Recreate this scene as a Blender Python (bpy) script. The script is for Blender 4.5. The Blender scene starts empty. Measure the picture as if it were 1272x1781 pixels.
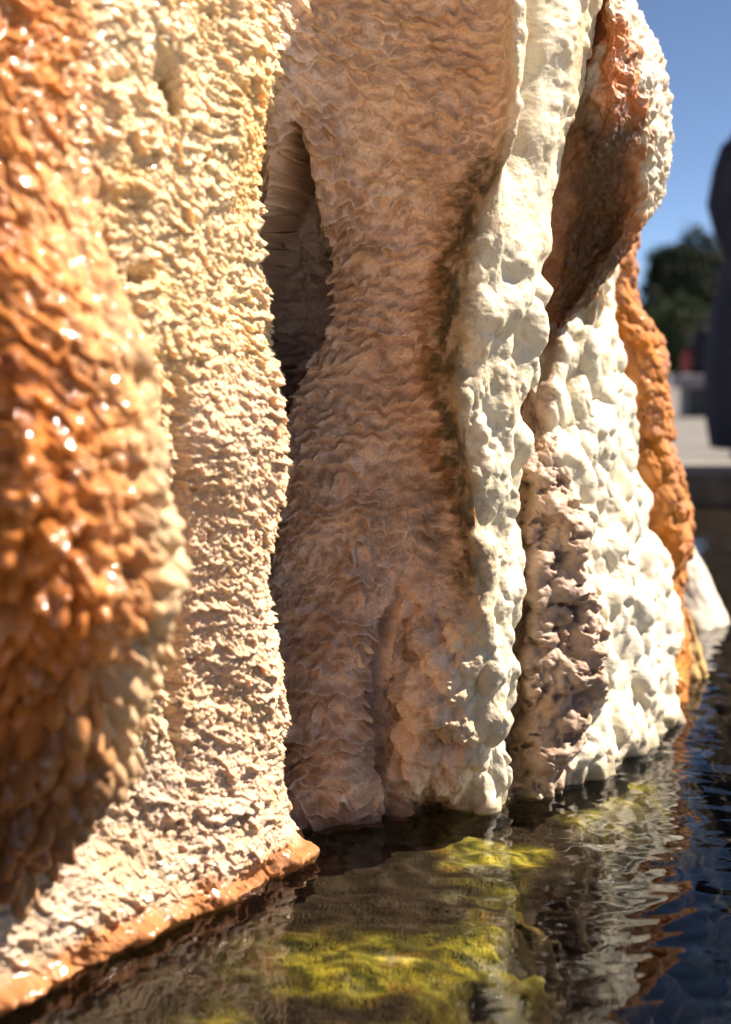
import bpy, bmesh, math, random
import numpy as np
from mathutils import Vector

# ------------------------------------------------------------------ camera, sky, sun
scene = bpy.context.scene
COL = scene.collection
FPX = 1781 * 50.0 / 36.0            # focal length in photo pixels
PITCH = math.radians(5.78)
CAM_H = 0.54

cam_data = bpy.data.cameras.new('camera')
cam = bpy.data.objects.new('camera', cam_data)
COL.objects.link(cam)
cam.location = (0, 0, CAM_H)
cam.rotation_euler = (math.radians(90) - PITCH, 0, 0)
cam_data.sensor_fit = 'VERTICAL'
cam_data.sensor_height = 36.0
cam_data.lens = 50.0
cam_data.clip_start = 0.03
cam_data.clip_end = 2000
cam_data.dof.use_dof = True
cam_data.dof.focus_distance = 1.66
cam_data.dof.aperture_fstop = 3.2
scene.camera = cam

SUN_ELEV = math.radians(48)
SUN_AZ = math.radians(74)            # clockwise from +Y (from the camera's forward axis to its right)
world = bpy.data.worlds.new('World')
scene.world = world
world.use_nodes = True
wn = world.node_tree
sky = wn.nodes.new('ShaderNodeTexSky')
sky.sky_type = 'NISHITA'
sky.sun_disc = False
sky.sun_elevation = SUN_ELEV
sky.sun_rotation = SUN_AZ
sky.air_density = 0.45
sky.dust_density = 0.1
sky.altitude = 2200
sky.ozone_density = 2.0
wb = wn.nodes.new('ShaderNodeMix'); wb.data_type = 'RGBA'; wb.blend_type = 'MULTIPLY'; wb.inputs[0].default_value = 1
wb.inputs[7].default_value = (1.0, .95, .88, 1)          # warm daylight white balance
wn.links.new(sky.outputs[0], wb.inputs[6])
wn.links.new(wb.outputs[2], wn.nodes['Background'].inputs[0])
wn.nodes['Background'].inputs[1].default_value = 0.05

sd = bpy.data.lights.new('sun', 'SUN')
sd.energy = 3.9
sd.angle = math.radians(0.55)
sd.color = (1.0, 0.89, 0.74)
sun = bpy.data.objects.new('sun', sd)
COL.objects.link(sun)
to_sun = Vector((math.sin(SUN_AZ) * math.cos(SUN_ELEV), math.cos(SUN_AZ) * math.cos(SUN_ELEV), math.sin(SUN_ELEV)))
sun.rotation_euler = to_sun.to_track_quat('Z', 'Y').to_euler()
sun.location = (3, 0, 4)

scene.view_settings.view_transform = 'Standard'
scene.view_settings.look = 'None'
scene.view_settings.exposure = 1.9
scene.view_settings.gamma = 1.0
scene.view_settings.use_curve_mapping = False
scene.cycles.max_bounces = 10
scene.cycles.diffuse_bounces = 5
scene.cycles.transparent_max_bounces = 12
scene.cycles.sample_clamp_indirect = 8.0
sd.cycles.is_caustics_light = True     # sunlight refracted on to the pool bed

DETAIL = 1.0                         # 1 = about one vertex per rendered pixel on the rock

# ------------------------------------------------------------------ numpy noise helpers
def _hash(ix, iy, iz, seed):
    h = (ix.astype(np.uint32) * np.uint32(374761393) + iy.astype(np.uint32) * np.uint32(668265263)
         + iz.astype(np.uint32) * np.uint32(2246822519) + np.uint32((seed * 3266489917) & 0xffffffff))
    h = (h ^ (h >> np.uint32(13))) * np.uint32(1274126177)
    h = (h ^ (h >> np.uint32(16))) * np.uint32(2654435761)
    return h ^ (h >> np.uint32(15))

def rnd(ix, iy, seed):
    return _hash(ix, iy, np.zeros_like(ix), seed).astype(np.float64) / 4294967295.0

def perlin(x, y, z, seed=0):
    x, y, z = np.broadcast_arrays(np.asarray(x, float), np.asarray(y, float), np.asarray(z, float))
    xi, yi, zi = np.floor(x), np.floor(y), np.floor(z)
    xf, yf, zf = x - xi, y - yi, z - zi
    xi, yi, zi = xi.astype(np.int64), yi.astype(np.int64), zi.astype(np.int64)
    u = xf * xf * xf * (xf * (xf * 6 - 15) + 10)
    v = yf * yf * yf * (yf * (yf * 6 - 15) + 10)
    w = zf * zf * zf * (zf * (zf * 6 - 15) + 10)
    def g(dx, dy, dz):
        h = _hash(xi + dx, yi + dy, zi + dz, seed)
        gx = (h & np.uint32(1023)).astype(float) / 511.5 - 1
        gy = ((h >> np.uint32(10)) & np.uint32(1023)).astype(float) / 511.5 - 1
        gz = ((h >> np.uint32(20)) & np.uint32(1023)).astype(float) / 511.5 - 1
        return gx * (xf - dx) + gy * (yf - dy) + gz * (zf - dz)
    a = g(0, 0, 0) * (1 - u) + g(1, 0, 0) * u
    b = g(0, 1, 0) * (1 - u) + g(1, 1, 0) * u
    c = g(0, 0, 1) * (1 - u) + g(1, 0, 1) * u
    d = g(0, 1, 1) * (1 - u) + g(1, 1, 1) * u
    return 1.3 * ((a * (1 - v) + b * v) * (1 - w) + (c * (1 - v) + d * v) * w)

def fbm(x, y, z, octaves=4, seed=0, gain=0.5):
    s, a, f, t = 0.0, 1.0, 1.0, 0.0
    for o in range(octaves):
        s = s + a * perlin(x * f, y * f, z * f, seed + o * 17)
        t += a
        a *= gain
        f *= 2.03
    return s / t * 1.4

def sm(e0, e1, x):
    t = np.clip((x - e0) / (e1 - e0), 0, 1)
    return t * t * (3 - 2 * t)

def shingle(s, z, w, l, seed, drop=0.55, curl=0.9, decay=0.8, rag=0.18):
    """Overlapping cup-shaped lips hanging in rows: height, nearness to a lip, a random number per cup."""
    wx = s + rag * w * perlin(s / (w * .5), z / (l * .9), seed * 1.3, seed + 5)
    wz = z + rag * 1.4 * l * perlin(s / (w * .35), z / (l * .8), seed * 2.1, seed + 9) + 0.5 * l * perlin(s / (w * 2.2), z / (l * 5), 0.5, seed + 21)
    row0 = np.floor(wz / l).astype(np.int64)
    H = np.zeros_like(s); LIP = np.zeros_like(s); R = np.zeros_like(s)
    for dj in (-2, -1, 0, 1):
        row = row0 + dj
        off = rnd(row, row * 0 + 3, seed) * 1.0
        col0 = np.floor(wx / w - off).astype(np.int64)
        for di in (-1, 0, 1):
            c = col0 + di
            r1, r2, r3 = rnd(c, row, seed + 1), rnd(c, row, seed + 2), rnd(c, row, seed + 3)
            cx = (c + off + 0.5 + (r1 - .5) * .5) * w
            t = (wx - cx) / (w * (0.55 + 0.35 * r2))
            zc = (row + (r3 - .5) * drop) * l
            lip = zc + curl * (0.4 + .8 * r1) * l * t * t
            ab = (wz - lip) / l
            amp = (0.35 + 0.65 * r2) * np.clip(1 - t * t, 0, 1) ** 0.35
            h = np.where((ab > 0) & (np.abs(t) < 1), amp * sm(0, .16, ab) * (.75 * np.exp(-ab * 3.0) + .25 * np.exp(-ab / decay)), 0)
            k = h > H
            H = np.where(k, h, H); R = np.where(k, r1, R)
            LIP = np.where(k, np.exp(-np.clip(ab, 0, 9) * 4.0), LIP)
    return H, LIP, R

def terraces(s, z, l, seed, wave=.024, amp=.5):
    """Wavy level ledges one above another: height, nearness to the lip."""
    p = (z / l + 1.1 * perlin(s / .085, z / .06, .3, seed) + .55 * perlin(s / .03, z / .035, .7, seed + 1) + .14 * perlin(s / .010, z / .02, .2, seed + 2)
         + amp * (1 - 2.2 * np.abs(perlin(s / wave, z / (2.1 * l), .9, seed + 3))))
    f = p - np.floor(p)
    row = np.floor(p)
    a = .45 + .55 * sm(-.45, .35, perlin(s / .045, row * 5.31, .4, seed + 4))
    up = sm(0, .12, f)
    return a * sm(0, .16, f) * (.85 * np.exp(-f * 3.2) + .15 * (1 - f)), (.55 + .45*a) * np.exp(-f * 5.0)

def domes(s, z, size, seed, jit=0.8, aspect=1.0, rmin=.5, rmax=.95, p=5.0):
    """Rounded knobs of uneven size, packed irregularly and melted into each other."""
    x, y = s / size, z / (size * aspect)
    xi, yi = np.floor(x).astype(np.int64), np.floor(y).astype(np.int64)
    H = np.zeros_like(s); R = np.zeros_like(s); B = np.zeros_like(s)
    for dj in (-1, 0, 1):
        for di in (-1, 0, 1):
            cx, cy = xi + di, yi + dj
            r1, r2, r3 = rnd(cx, cy, seed), rnd(cx, cy, seed + 1), rnd(cx, cy, seed + 2)
            dx, dy = x - (cx + .5 + (r1 - .5) * jit), y - (cy + .5 + (r2 - .5) * jit)
            rad = rmin + (rmax - rmin) * r3
            q = np.clip(1 - (dx * dx + dy * dy) / (rad * rad), 0, 1)
            h = q ** .62 * (1 - .18 * np.clip(dy / rad, -1, 1)) * (0.3 + .7 * r3)
            H += h ** p
            k = h > B
            B = np.where(k, h, B); R = np.where(k, r1, R)
    return H ** (1 / p), R

# ------------------------------------------------------------------ photo rays -> world
CP, SP = math.cos(PITCH), math.sin(PITCH)
def P(px, py, D):
    """World point seen at photo pixel (px, py) at forward distance D."""
    px, py, D = np.asarray(px, float), np.asarray(py, float), np.asarray(D, float)
    a = (px - 636) / FPX
    b = -(py - 890.5) / FPX
    dy = CP + SP * b
    dz = -SP + CP * b
    t = D / dy
    return np.stack([a * t, D + 0 * t, CAM_H + dz * t], -1)

def DW(py, z=0.0):
    """Forward distance at which the ray of photo row py meets the height z."""
    b = -(py - 890.5) / FPX
    return (z - CAM_H) / (-SP + CP * b) * (CP + SP * b)

def project(p):
    v = p - np.array([0, 0, CAM_H])
    fwd = v[..., 1] * CP - v[..., 2] * SP
    up = v[..., 1] * SP + v[..., 2] * CP
    return 636 + FPX * v[..., 0] / fwd, 890.5 - FPX * up / fwd

def pchip(xk, yk, x):
    xk, yk = np.asarray(xk, float), np.asarray(yk, float)
    if len(xk) == 1:
        return np.full_like(x, yk[0])
    h = np.diff(xk); dl = np.diff(yk) / h
    m = np.zeros_like(yk)
    m[0], m[-1] = dl[0], dl[-1]
    for i in range(1, len(xk) - 1):
        if dl[i - 1] * dl[i] > 0:
            w1, w2 = 2 * h[i] + h[i - 1], h[i] + 2 * h[i - 1]
            m[i] = (w1 + w2) / (w1 / dl[i - 1] + w2 / dl[i])
    xc = np.clip(x, xk[0], xk[-1])
    i = np.clip(np.searchsorted(xk, xc) - 1, 0, len(xk) - 2)
    t = (xc - xk[i]) / h[i]
    return ((2*t**3 - 3*t*t + 1) * yk[i] + (t**3 - 2*t*t + t) * h[i] * m[i]
            + (-2*t**3 + 3*t*t) * yk[i+1] + (t**3 - t*t) * h[i] * m[i+1])

def curve(pts):
    """Piecewise smooth function of the photo row from (py, value) pairs."""
    xs, ys = [p[0] for p in pts], [p[1] for p in pts]
    return lambda y: pchip(xs, ys, np.asarray(y, float))

def loft(rails, counts, py0, py1, nrows):
    """Surface through upright guide curves; every guide is [(py, px, D), ...] from top to bottom."""
    rows = np.linspace(py0, py1, nrows)
    pts = []
    for r in rails:
        ys = [q[0] for q in r]
        pts.append(P(pchip(ys, [q[1] for q in r], rows), rows, pchip(ys, [q[2] for q in r], rows)))
    K = np.stack(pts, 1)                                     # rows, rails, 3
    n = len(rails)
    par = np.concatenate([[0], np.cumsum(np.linalg.norm(np.diff(K, axis=1), axis=2).mean(0) ** 0.7 + 1e-6)])
    T = np.zeros_like(K)
    for i in range(n):
        a, b = max(i - 1, 0), min(i + 1, n - 1)
        T[:, i] = (K[:, b] - K[:, a]) / (par[b] - par[a])
    out = []
    for i in range(n - 1):
        m = max(2, int(counts[i] * DETAIL))
        t = np.linspace(0, 1, m, endpoint=(i == n - 2))[None, :, None]
        h = par[i + 1] - par[i]
        out.append((2*t**3 - 3*t*t + 1) * K[:, i:i+1] + (t**3 - 2*t*t + t) * h * T[:, i:i+1]
                   + (-2*t**3 + 3*t*t) * K[:, i+1:i+2] + (t**3 - t*t) * h * T[:, i+1:i+2])
    return np.concatenate(out, 1)

def gnormals(G):
    du = np.gradient(G, axis=1); dv = np.gradient(G, axis=0)
    n = np.cross(dv, du)
    return n / (np.linalg.norm(n, axis=2, keepdims=True) + 1e-12)

def blur(A, k):
    for ax in (0, 1):
        pad = [(0, 0)] * A.ndim; pad[ax] = (k, k)
        B = np.pad(A, pad, mode='edge')
        c = np.cumsum(B, axis=ax)
        z = np.zeros_like(np.take(c, [0], axis=ax))
        c = np.concatenate([z, c], axis=ax)
        m = A.shape[ax]
        A = (np.take(c, range(2*k+1, 2*k+1+m), axis=ax) - np.take(c, range(0, m), axis=ax)) / (2*k+1)
    return A

def arc(G):
    """Distance along the surface sideways, measured from the middle column."""
    d = np.linalg.norm(np.diff(G, axis=1), axis=2)
    s = np.concatenate([np.zeros((G.shape[0], 1)), np.cumsum(d, 1)], 1)
    s = s - s[:, [G.shape[1] // 2]]
    return blur(s, 12)

# ------------------------------------------------------------------ object helpers
def mesh_from_arrays(name, V, F, mat, colors=None, wet=None, parent=None, smooth=True):
    me = bpy.data.meshes.new(name)
    V = np.asarray(V, np.float32).reshape(-1, 3); F = np.asarray(F, np.int32)
    k = F.shape[1]
    me.vertices.add(len(V)); me.vertices.foreach_set('co', V.ravel())
    me.loops.add(F.size); me.loops.foreach_set('vertex_index', F.ravel())
    me.polygons.add(len(F))
    me.polygons.foreach_set('loop_start', np.arange(0, F.size, k, dtype=np.int32))
    me.polygons.foreach_set('loop_total', np.full(len(F), k, np.int32))
    me.update(calc_edges=True)
    me.polygons.foreach_set('use_smooth', np.full(len(F), smooth))
    if colors is not None:
        a = me.color_attributes.new('Col', 'FLOAT_COLOR', 'POINT')
        c = np.ones((len(V), 4), np.float32); c[:, :3] = np.clip(colors.reshape(-1, 3), 0.004, 0.9)
        a.data.foreach_set('color', c.ravel())
    if wet is not None:
        a = me.attributes.new('wet', 'FLOAT', 'POINT')
        a.data.foreach_set('value', np.clip(wet, 0, 1).astype(np.float32).ravel())
    me.materials.append(mat)
    o = bpy.data.objects.new(name, me)
    COL.objects.link(o)
    if parent: o.parent = parent
    return o

def grid_faces(nr, nc, keep=None):
    i = np.arange(nr * nc).reshape(nr, nc)
    F = np.stack([i[:-1, :-1], i[1:, :-1], i[1:, 1:], i[:-1, 1:]], -1).reshape(-1, 4)
    return F if keep is None else F[keep[:-1, :-1].reshape(-1)]

def grid_part(name, G, colors, wet, mat, parent, keep=None):
    F = grid_faces(G.shape[0], G.shape[1], keep)
    used = np.unique(F)
    remap = np.zeros(G.shape[0] * G.shape[1], np.int64); remap[used] = np.arange(len(used))
    return mesh_from_arrays(name, G.reshape(-1, 3)[used], remap[F], mat, colors.reshape(-1, 3)[used], wet.reshape(-1)[used], parent)

def empty(name, loc=(0, 0, 0)):
    o = bpy.data.objects.new(name, None)
    COL.objects.link(o); o.location = loc
    return o

def tag(o, label=None, cat=None, group=None, kind=None):
    if label: o['label'] = label
    if cat: o['category'] = cat
    if group: o['group'] = group
    if kind: o['kind'] = kind
    return o

def bm_obj(name, bm, mat, parent=None, smooth=False):
    me = bpy.data.meshes.new(name)
    bm.normal_update(); bm.to_mesh(me); bm.free()
    me.materials.append(mat)
    for p in me.polygons: p.use_smooth = smooth
    o = bpy.data.objects.new(name, me)
    COL.objects.link(o)
    if parent: o.parent = parent
    return o

def bm_box(bm, c, size, bevel=0.0):
    r = bmesh.ops.create_cube(bm, size=1.0)
    bmesh.ops.scale(bm, vec=size, verts=r['verts'])
    bmesh.ops.translate(bm, vec=c, verts=r['verts'])
    if bevel:
        es = list({e for v in r['verts'] for e in v.link_edges})
        bmesh.ops.bevel(bm, geom=es, offset=bevel, segments=2, affect='EDGES', profile=.6)

# ------------------------------------------------------------------ materials
def new_mat(name):
    m = bpy.data.materials.new(name); m.use_nodes = True
    return m, m.node_tree.nodes, m.node_tree.links, m.node_tree.nodes['Principled BSDF']

def rock_material(name, grain=900.0, bump=0.25, rough=0.8, coat=1.0, sss=0.0, glint=0.5, speck=(.66, 1.28)):
    m, N, L, b = new_mat(name)
    at = N.new('ShaderNodeAttribute'); at.attribute_name = 'Col'
    wt = N.new('ShaderNodeAttribute'); wt.attribute_name = 'wet'
    tc = N.new('ShaderNodeTexCoord')
    n1 = N.new('ShaderNodeTexNoise'); n1.inputs['Scale'].default_value = grain; n1.inputs['Detail'].default_value = 4; n1.inputs['Roughness'].default_value = .65
    n2 = N.new('ShaderNodeTexNoise'); n2.inputs['Scale'].default_value = grain * .28; n2.inputs['Detail'].default_value = 3
    L.new(tc.outputs['Object'], n1.inputs['Vector']); L.new(tc.outputs['Object'], n2.inputs['Vector'])
    mr = N.new('ShaderNodeMapRange'); mr.inputs['From Min'].default_value = .3; mr.inputs['From Max'].default_value = .7
    mr.inputs['To Min'].default_value = speck[0]; mr.inputs['To Max'].default_value = speck[1]
    L.new(n1.outputs['Fac'], mr.inputs['Value'])
    mx = N.new('ShaderNodeMix'); mx.data_type = 'RGBA'; mx.blend_type = 'MULTIPLY'; mx.inputs[0].default_value = 1
    L.new(at.outputs['Color'], mx.inputs[6]); L.new(mr.outputs[0], mx.inputs[7])
    L.new(mx.outputs[2], b.inputs['Base Color'])
    ad = N.new('ShaderNodeMath'); ad.operation = 'ADD'
    ml = N.new('ShaderNodeMath'); ml.operation = 'MULTIPLY'; ml.inputs[1].default_value = 1.6
    L.new(n2.outputs['Fac'], ml.inputs[0]); L.new(n1.outputs['Fac'], ad.inputs[0]); L.new(ml.outputs[0], ad.inputs[1])
    bp = N.new('ShaderNodeBump'); bp.inputs['Strength'].default_value = bump; bp.inputs['Distance'].default_value = .0032
    L.new(ad.outputs[0], bp.inputs['Height']); L.new(bp.outputs[0], b.inputs['Normal'])
    # a thin film of running water: only where the surface is wet
    n3 = N.new('ShaderNodeTexNoise'); n3.inputs['Scale'].default_value = 130; n3.inputs['Detail'].default_value = 1
    L.new(tc.outputs['Object'], n3.inputs['Vector'])
    b2 = N.new('ShaderNodeBump'); b2.inputs['Strength'].default_value = glint; b2.inputs['Distance'].default_value = .0018
    L.new(n3.outputs['Fac'], b2.inputs['Height']); L.new(b2.outputs[0], b.inputs['Coat Normal'])
    cw = N.new('ShaderNodeMath'); cw.operation = 'MULTIPLY'; cw.inputs[1].default_value = coat
    L.new(wt.outputs['Fac'], cw.inputs[0]); L.new(cw.outputs[0], b.inputs['Coat Weight'])
    b.inputs['Coat Roughness'].default_value = .085
    b.inputs['Coat IOR'].default_value = 1.5
    b.inputs['Roughness'].default_value = rough
    b.inputs['Specular IOR Level'].default_value = .3
    if sss:
        b.inputs['Subsurface Weight'].default_value = sss
        b.inputs['Subsurface Radius'].default_value = (1.0, .55, .25)
        b.inputs['Subsurface Scale'].default_value = .008
    return m

def noise_material(name, c1, c2, scale, rough=.8, bump=.2, bdist=.01, detail=6):
    m, N, L, b = new_mat(name)
    tc = N.new('ShaderNodeTexCoord')
    n = N.new('ShaderNodeTexNoise'); n.inputs['Scale'].default_value = scale; n.inputs['Detail'].default_value = detail
    L.new(tc.outputs['Object'], n.inputs['Vector'])
    r = N.new('ShaderNodeValToRGB'); r.color_ramp.elements[0].position = .32; r.color_ramp.elements[1].position = .68
    r.color_ramp.elements[0].color = (*c1, 1); r.color_ramp.elements[1].color = (*c2, 1)
    L.new(n.outputs['Fac'], r.inputs[0]); L.new(r.outputs[0], b.inputs['Base Color'])
    bp = N.new('ShaderNodeBump'); bp.inputs['Strength'].default_value = bump; bp.inputs['Distance'].default_value = bdist
    L.new(n.outputs['Fac'], bp.inputs['Height']); L.new(bp.outputs[0], b.inputs['Normal'])
    b.inputs['Roughness'].default_value = rough
    return m

M_cream = rock_material('cream_travertine', 700, .4, .75, glint=1.0, sss=.5)
M_tan = rock_material('tan_travertine', 800, .5, .85, speck=(.78, 1.2))
M_white = rock_material('white_travertine', 900, .22, .45, glint=.3, sss=.4, speck=(.82, 1.12))
M_dome = rock_material('dome_travertine', 800, .3, .6, glint=.8, speck=(.75, 1.2))
M_orange = rock_material('orange_travertine', 600, .45, .7, glint=1.0, sss=.4, speck=(.75, 1.2))

C = lambda *v: np.array(v, float)
def lerp(a, b, t): return a + (b - a) * t[..., None]
def vary(shape, base, p, seed, scale=14, amt=.25, hue=.08):
    """Natural colour change of a mineral crust."""
    n = fbm(p[..., 0]*scale, p[..., 1]*scale, p[..., 2]*scale, 4, seed)
    q = fbm(p[..., 0]*scale*.6, p[..., 1]*scale*.6, p[..., 2]*scale*.6, 3, seed + 50)
    c = np.ones(shape + (3,)) * base
    c = c * (1 + amt * n)[..., None]
    c[..., 0] *= 1 + hue * q; c[..., 2] *= 1 - 1.6 * hue * q
    return c

# ------------------------------------------------------------------ the travertine formation
ROCK = tag(empty('travertine_formation', (0, 1.9, 0)),
           'tall travertine spring rock with orange, cream, tan and white terraced columns standing in dark pool', 'rock formation')
ROCKM = ROCK
ORIGIN = np.array([0, 1.9, 0.0])
TOP = -330

def finish(name, G, c, wet, mat, keep=None):
    return grid_part(name, G - ORIGIN, c, wet, mat, ROCK, keep)

# ---- cream column with its foot -------------------------------------------------
edgeA = [(TOP, 470), (0, 476), (60, 480), (130, 480), (200, 462), (260, 455), (330, 447), (400, 449), (500, 459), (600, 470), (720, 485),
         (830, 487), (900, 477), (980, 464), (1040, 459), (1150, 479), (1300, 490), (1400, 502), (1450, 520), (1492, 546), (1620, 575)]
eA = curve(edgeA)
def railA(dx, D0, Dm, base_py, base_px=None, Dlow=None):
    pass
ys = [TOP, 0, 200, 400, 600, 800, 1000, 1150, 1300, 1400]
def mk(pxs, Ds, base):                     # base: (py, px) of the waterline point
    r = [(y, px, D) for y, px, D in zip(ys, pxs, Ds)]
    dw = float(DW(base[0]))
    r = [q for q in r if q[0] < base[0] - 30]
    r += [(base[0], base[1], dw), (base[0] + 130, base[1] + 6, dw + .0)]
    return r
railsA = [
    mk([-420]*10, [1.02]*10, (1900, -420)),
    mk([-160]*10, [1.06, 1.06, 1.06, 1.06, 1.07, 1.08, 1.09, 1.10, 1.10, 1.10], (1835, -160)),
    mk([60]*10, [1.13, 1.13, 1.13, 1.14, 1.16, 1.18, 1.20, 1.22, 1.22, 1.21], (1735, 60)),
    mk([230, 230, 230, 230, 235, 240, 240, 240, 240, 240], [1.25, 1.25, 1.25, 1.26, 1.28, 1.30, 1.32, 1.33, 1.33, 1.325], (1650, 230)),
    mk([330, 330, 330, 330, 335, 335, 330, 325, 325, 330], [1.33, 1.33, 1.33, 1.34, 1.352, 1.366, 1.382, 1.388, 1.385, 1.378], (1597, 335)),
    mk([415, 420, 415, 405, 415, 425, 410, 415, 430, 440], [1.40, 1.40, 1.40, 1.415, 1.425, 1.435, 1.44, 1.445, 1.45, 1.445], (1540, 455)),
    [(y, px, float(d)) for (y, px), d in zip(edgeA, curve([(TOP, 1.50), (0, 1.50), (600, 1.505), (1000, 1.51), (1300, 1.515), (1492, float(DW(1492))), (1620, float(DW(1492)))])([e[0] for e in edgeA]))],
    [(y, px - 22, 1.62) for y, px in edgeA],
    [(y, px - 110, 1.85) for y, px in edgeA],
]
def build_cream():
    G = loft(railsA, [30, 60, 85, 75, 75, 75, 40, 20], TOP, 1960, int(1130 * DETAIL))
    s = arc(G); z = G[..., 2]; x, y = G[..., 0], G[..., 1]
    PX, PY = project(G)
    n = gnormals(blur(G, 5))
    big = fbm(x*9, y*9, z*6, 3, 3)
    h1, lip1, r1 = shingle(s, z, .032, .019, 11, rag=.34, decay=.8, curl=1.1)
    h2, lip2, r2 = shingle(s, z, .016, .010, 12, rag=.5, decay=.8)
    grit = perlin(x*300, y*300, z*300, 24) + .7*perlin(x*560, y*560, z*560, 25)
    ht, lipt = terraces(s, z, .0150, 26, wave=.02)
    rowm = .85*sm(-.2, .25, fbm(x*9, y*9, z*9, 2, 27))
    h1 = h1*(1-rowm) + 1.05*ht*rowm; lip1 = lip1*(1-rowm) + lipt*rowm
    rough = fbm(x*120, y*120, z*120, 4, 14, .6)
    mid = fbm(x*38, y*38, z*55, 3, 16)
    wlip = sm(-.35, .5, fbm(x*11, y*11, z*11, 2, 18))
    pits = sm(.35, .75, fbm(x*55, y*55, z*70, 2, 19))
    h3, lip3, r3 = shingle(s + .35*z, z, .062, .040, 28, rag=.3, decay=.5, curl=1.0)
    pat = sm(-.1, .3, fbm(x*7, y*7, z*7, 2, 29))*sm(860, 640, PY)
    pat = np.maximum(pat, .8*sm(1180, 1320, PY))
    d = .022*h3*pat + .014*big + .024*h1*(1-.45*pat)*(.35+.65*wlip) + .008*h2*(1.1-.4*wlip) + .0028*rough + .0010*grit + .004*mid - .011*pits
    ribm = sm(600, 760, PY)
    gx = curve([(560, 300), (700, 318), (900, 322), (1100, 318), (1250, 300), (1330, 322), (1450, 340)])(PY) + 9*mid
    d = d + .012*np.exp(-((PX - 405)/60)**2)*ribm - .026*(1 + .7*mid)*np.exp(-((PX - gx - 10*rough)/11)**2)*ribm*sm(1400, 1260, PY)
    d = d*(1 - .3*sm(1220, 1380, PY))
    # crust standing just above the water
    crust = np.exp(-((z - .010) / .010) ** 2) * np.clip(.010 + .030*fbm(x*15, y*15, z*8, 4, 22, .6), -.006, .04)
    under = sm(-.005, -.03, z)
    d = d * (1 - .7*np.exp(-((z-.01)/.016)**2)) + crust - .02*under
    d = d - np.percentile(d, 72)
    G2 = G + n*d[..., None]
    G2[..., 2] -= .35 * (.018*h1*wlip)
    G2 = carve_pit(G2, PX, PY)
    # colour
    c = vary(z.shape, C(.60, .45, .275), G, 30, 13, .22, .10)
    pink = sm(-.1, .5, fbm(x*7, y*7, z*7, 3, 33)) * sm(500, 800, PY)
    c = lerp(c, c*0 + C(.57, .42, .31), .75*pink)
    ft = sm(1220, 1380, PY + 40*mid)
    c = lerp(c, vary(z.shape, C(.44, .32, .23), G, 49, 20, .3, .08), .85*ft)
    colm = sm(560, 760, PY)*sm(270, 340, PX + 18*mid)
    c = lerp(c, vary(z.shape, C(.55, .39, .275), G, 48, 18, .25, .08), .8*colm)
    yel = sm(.1, .55, fbm(x*10, y*10, z*7, 3, 35)) * sm(900, 500, PY)
    c = lerp(c, c*0 + C(.66, .44, .18), .7*yel)
    grey = sm(.25, .6, fbm(x*30, y*30, z*45, 3, 36)) * .5
    c = lerp(c, c*0 + C(.40, .29, .18), .7*grey)
    org = sm(250, 60, PX + 70*fbm(x*10, y*10, z*5, 3, 37) - 20)*sm(1330, 1180, PY)
    c = lerp(c, vary(z.shape, C(.43, .14, .016), G, 38, 16, .3), .95*org)
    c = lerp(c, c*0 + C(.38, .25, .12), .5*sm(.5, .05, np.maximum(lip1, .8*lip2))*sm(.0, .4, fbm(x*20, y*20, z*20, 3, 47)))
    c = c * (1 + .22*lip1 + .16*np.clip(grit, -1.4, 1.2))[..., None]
    rust = sm(.038, .016, z + .014*fbm(x*22, y*22, z*22, 3, 40))
    c = lerp(c, vary(z.shape, C(.40, .14, .03), G, 41, 40, .45), .92*rust)
    alg = sm(-.004, -.02, z)
    c = lerp(c, c*0 + C(.045, .028, .014), alg)
    wet = np.clip(sm(330, 60, PX)*sm(1250, 900, PY)*.9 + sm(.14, .02, z)*.9 + .75*sm(430, 250, PX)*sm(560, 250, PY), 0, 1)
    wet = wet * sm(-.25, .15, fbm(x*28, y*28, z*28, 3, 44))
    crustmask = (z < .022)
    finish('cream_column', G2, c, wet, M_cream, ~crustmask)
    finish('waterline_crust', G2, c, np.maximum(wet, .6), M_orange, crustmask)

def carve_pit(G, PX, PY):
    # the deep slot near the top of the cream column
    for cx, cy, rx, ry, dep in ((288, 120, 24, 38, .03), (300, 165, 12, 34, .03), (205, 130, 22, 14, .012), (160, 330, 26, 16, .012), (245, 480, 22, 14, .012)):
        m = np.exp(-(((PX-cx)/rx)**2 + ((PY-cy)/ry)**2)**1.5)
        G = G + np.stack([-.5*dep*m, dep*m, 0*m], -1)
    return G

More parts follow.
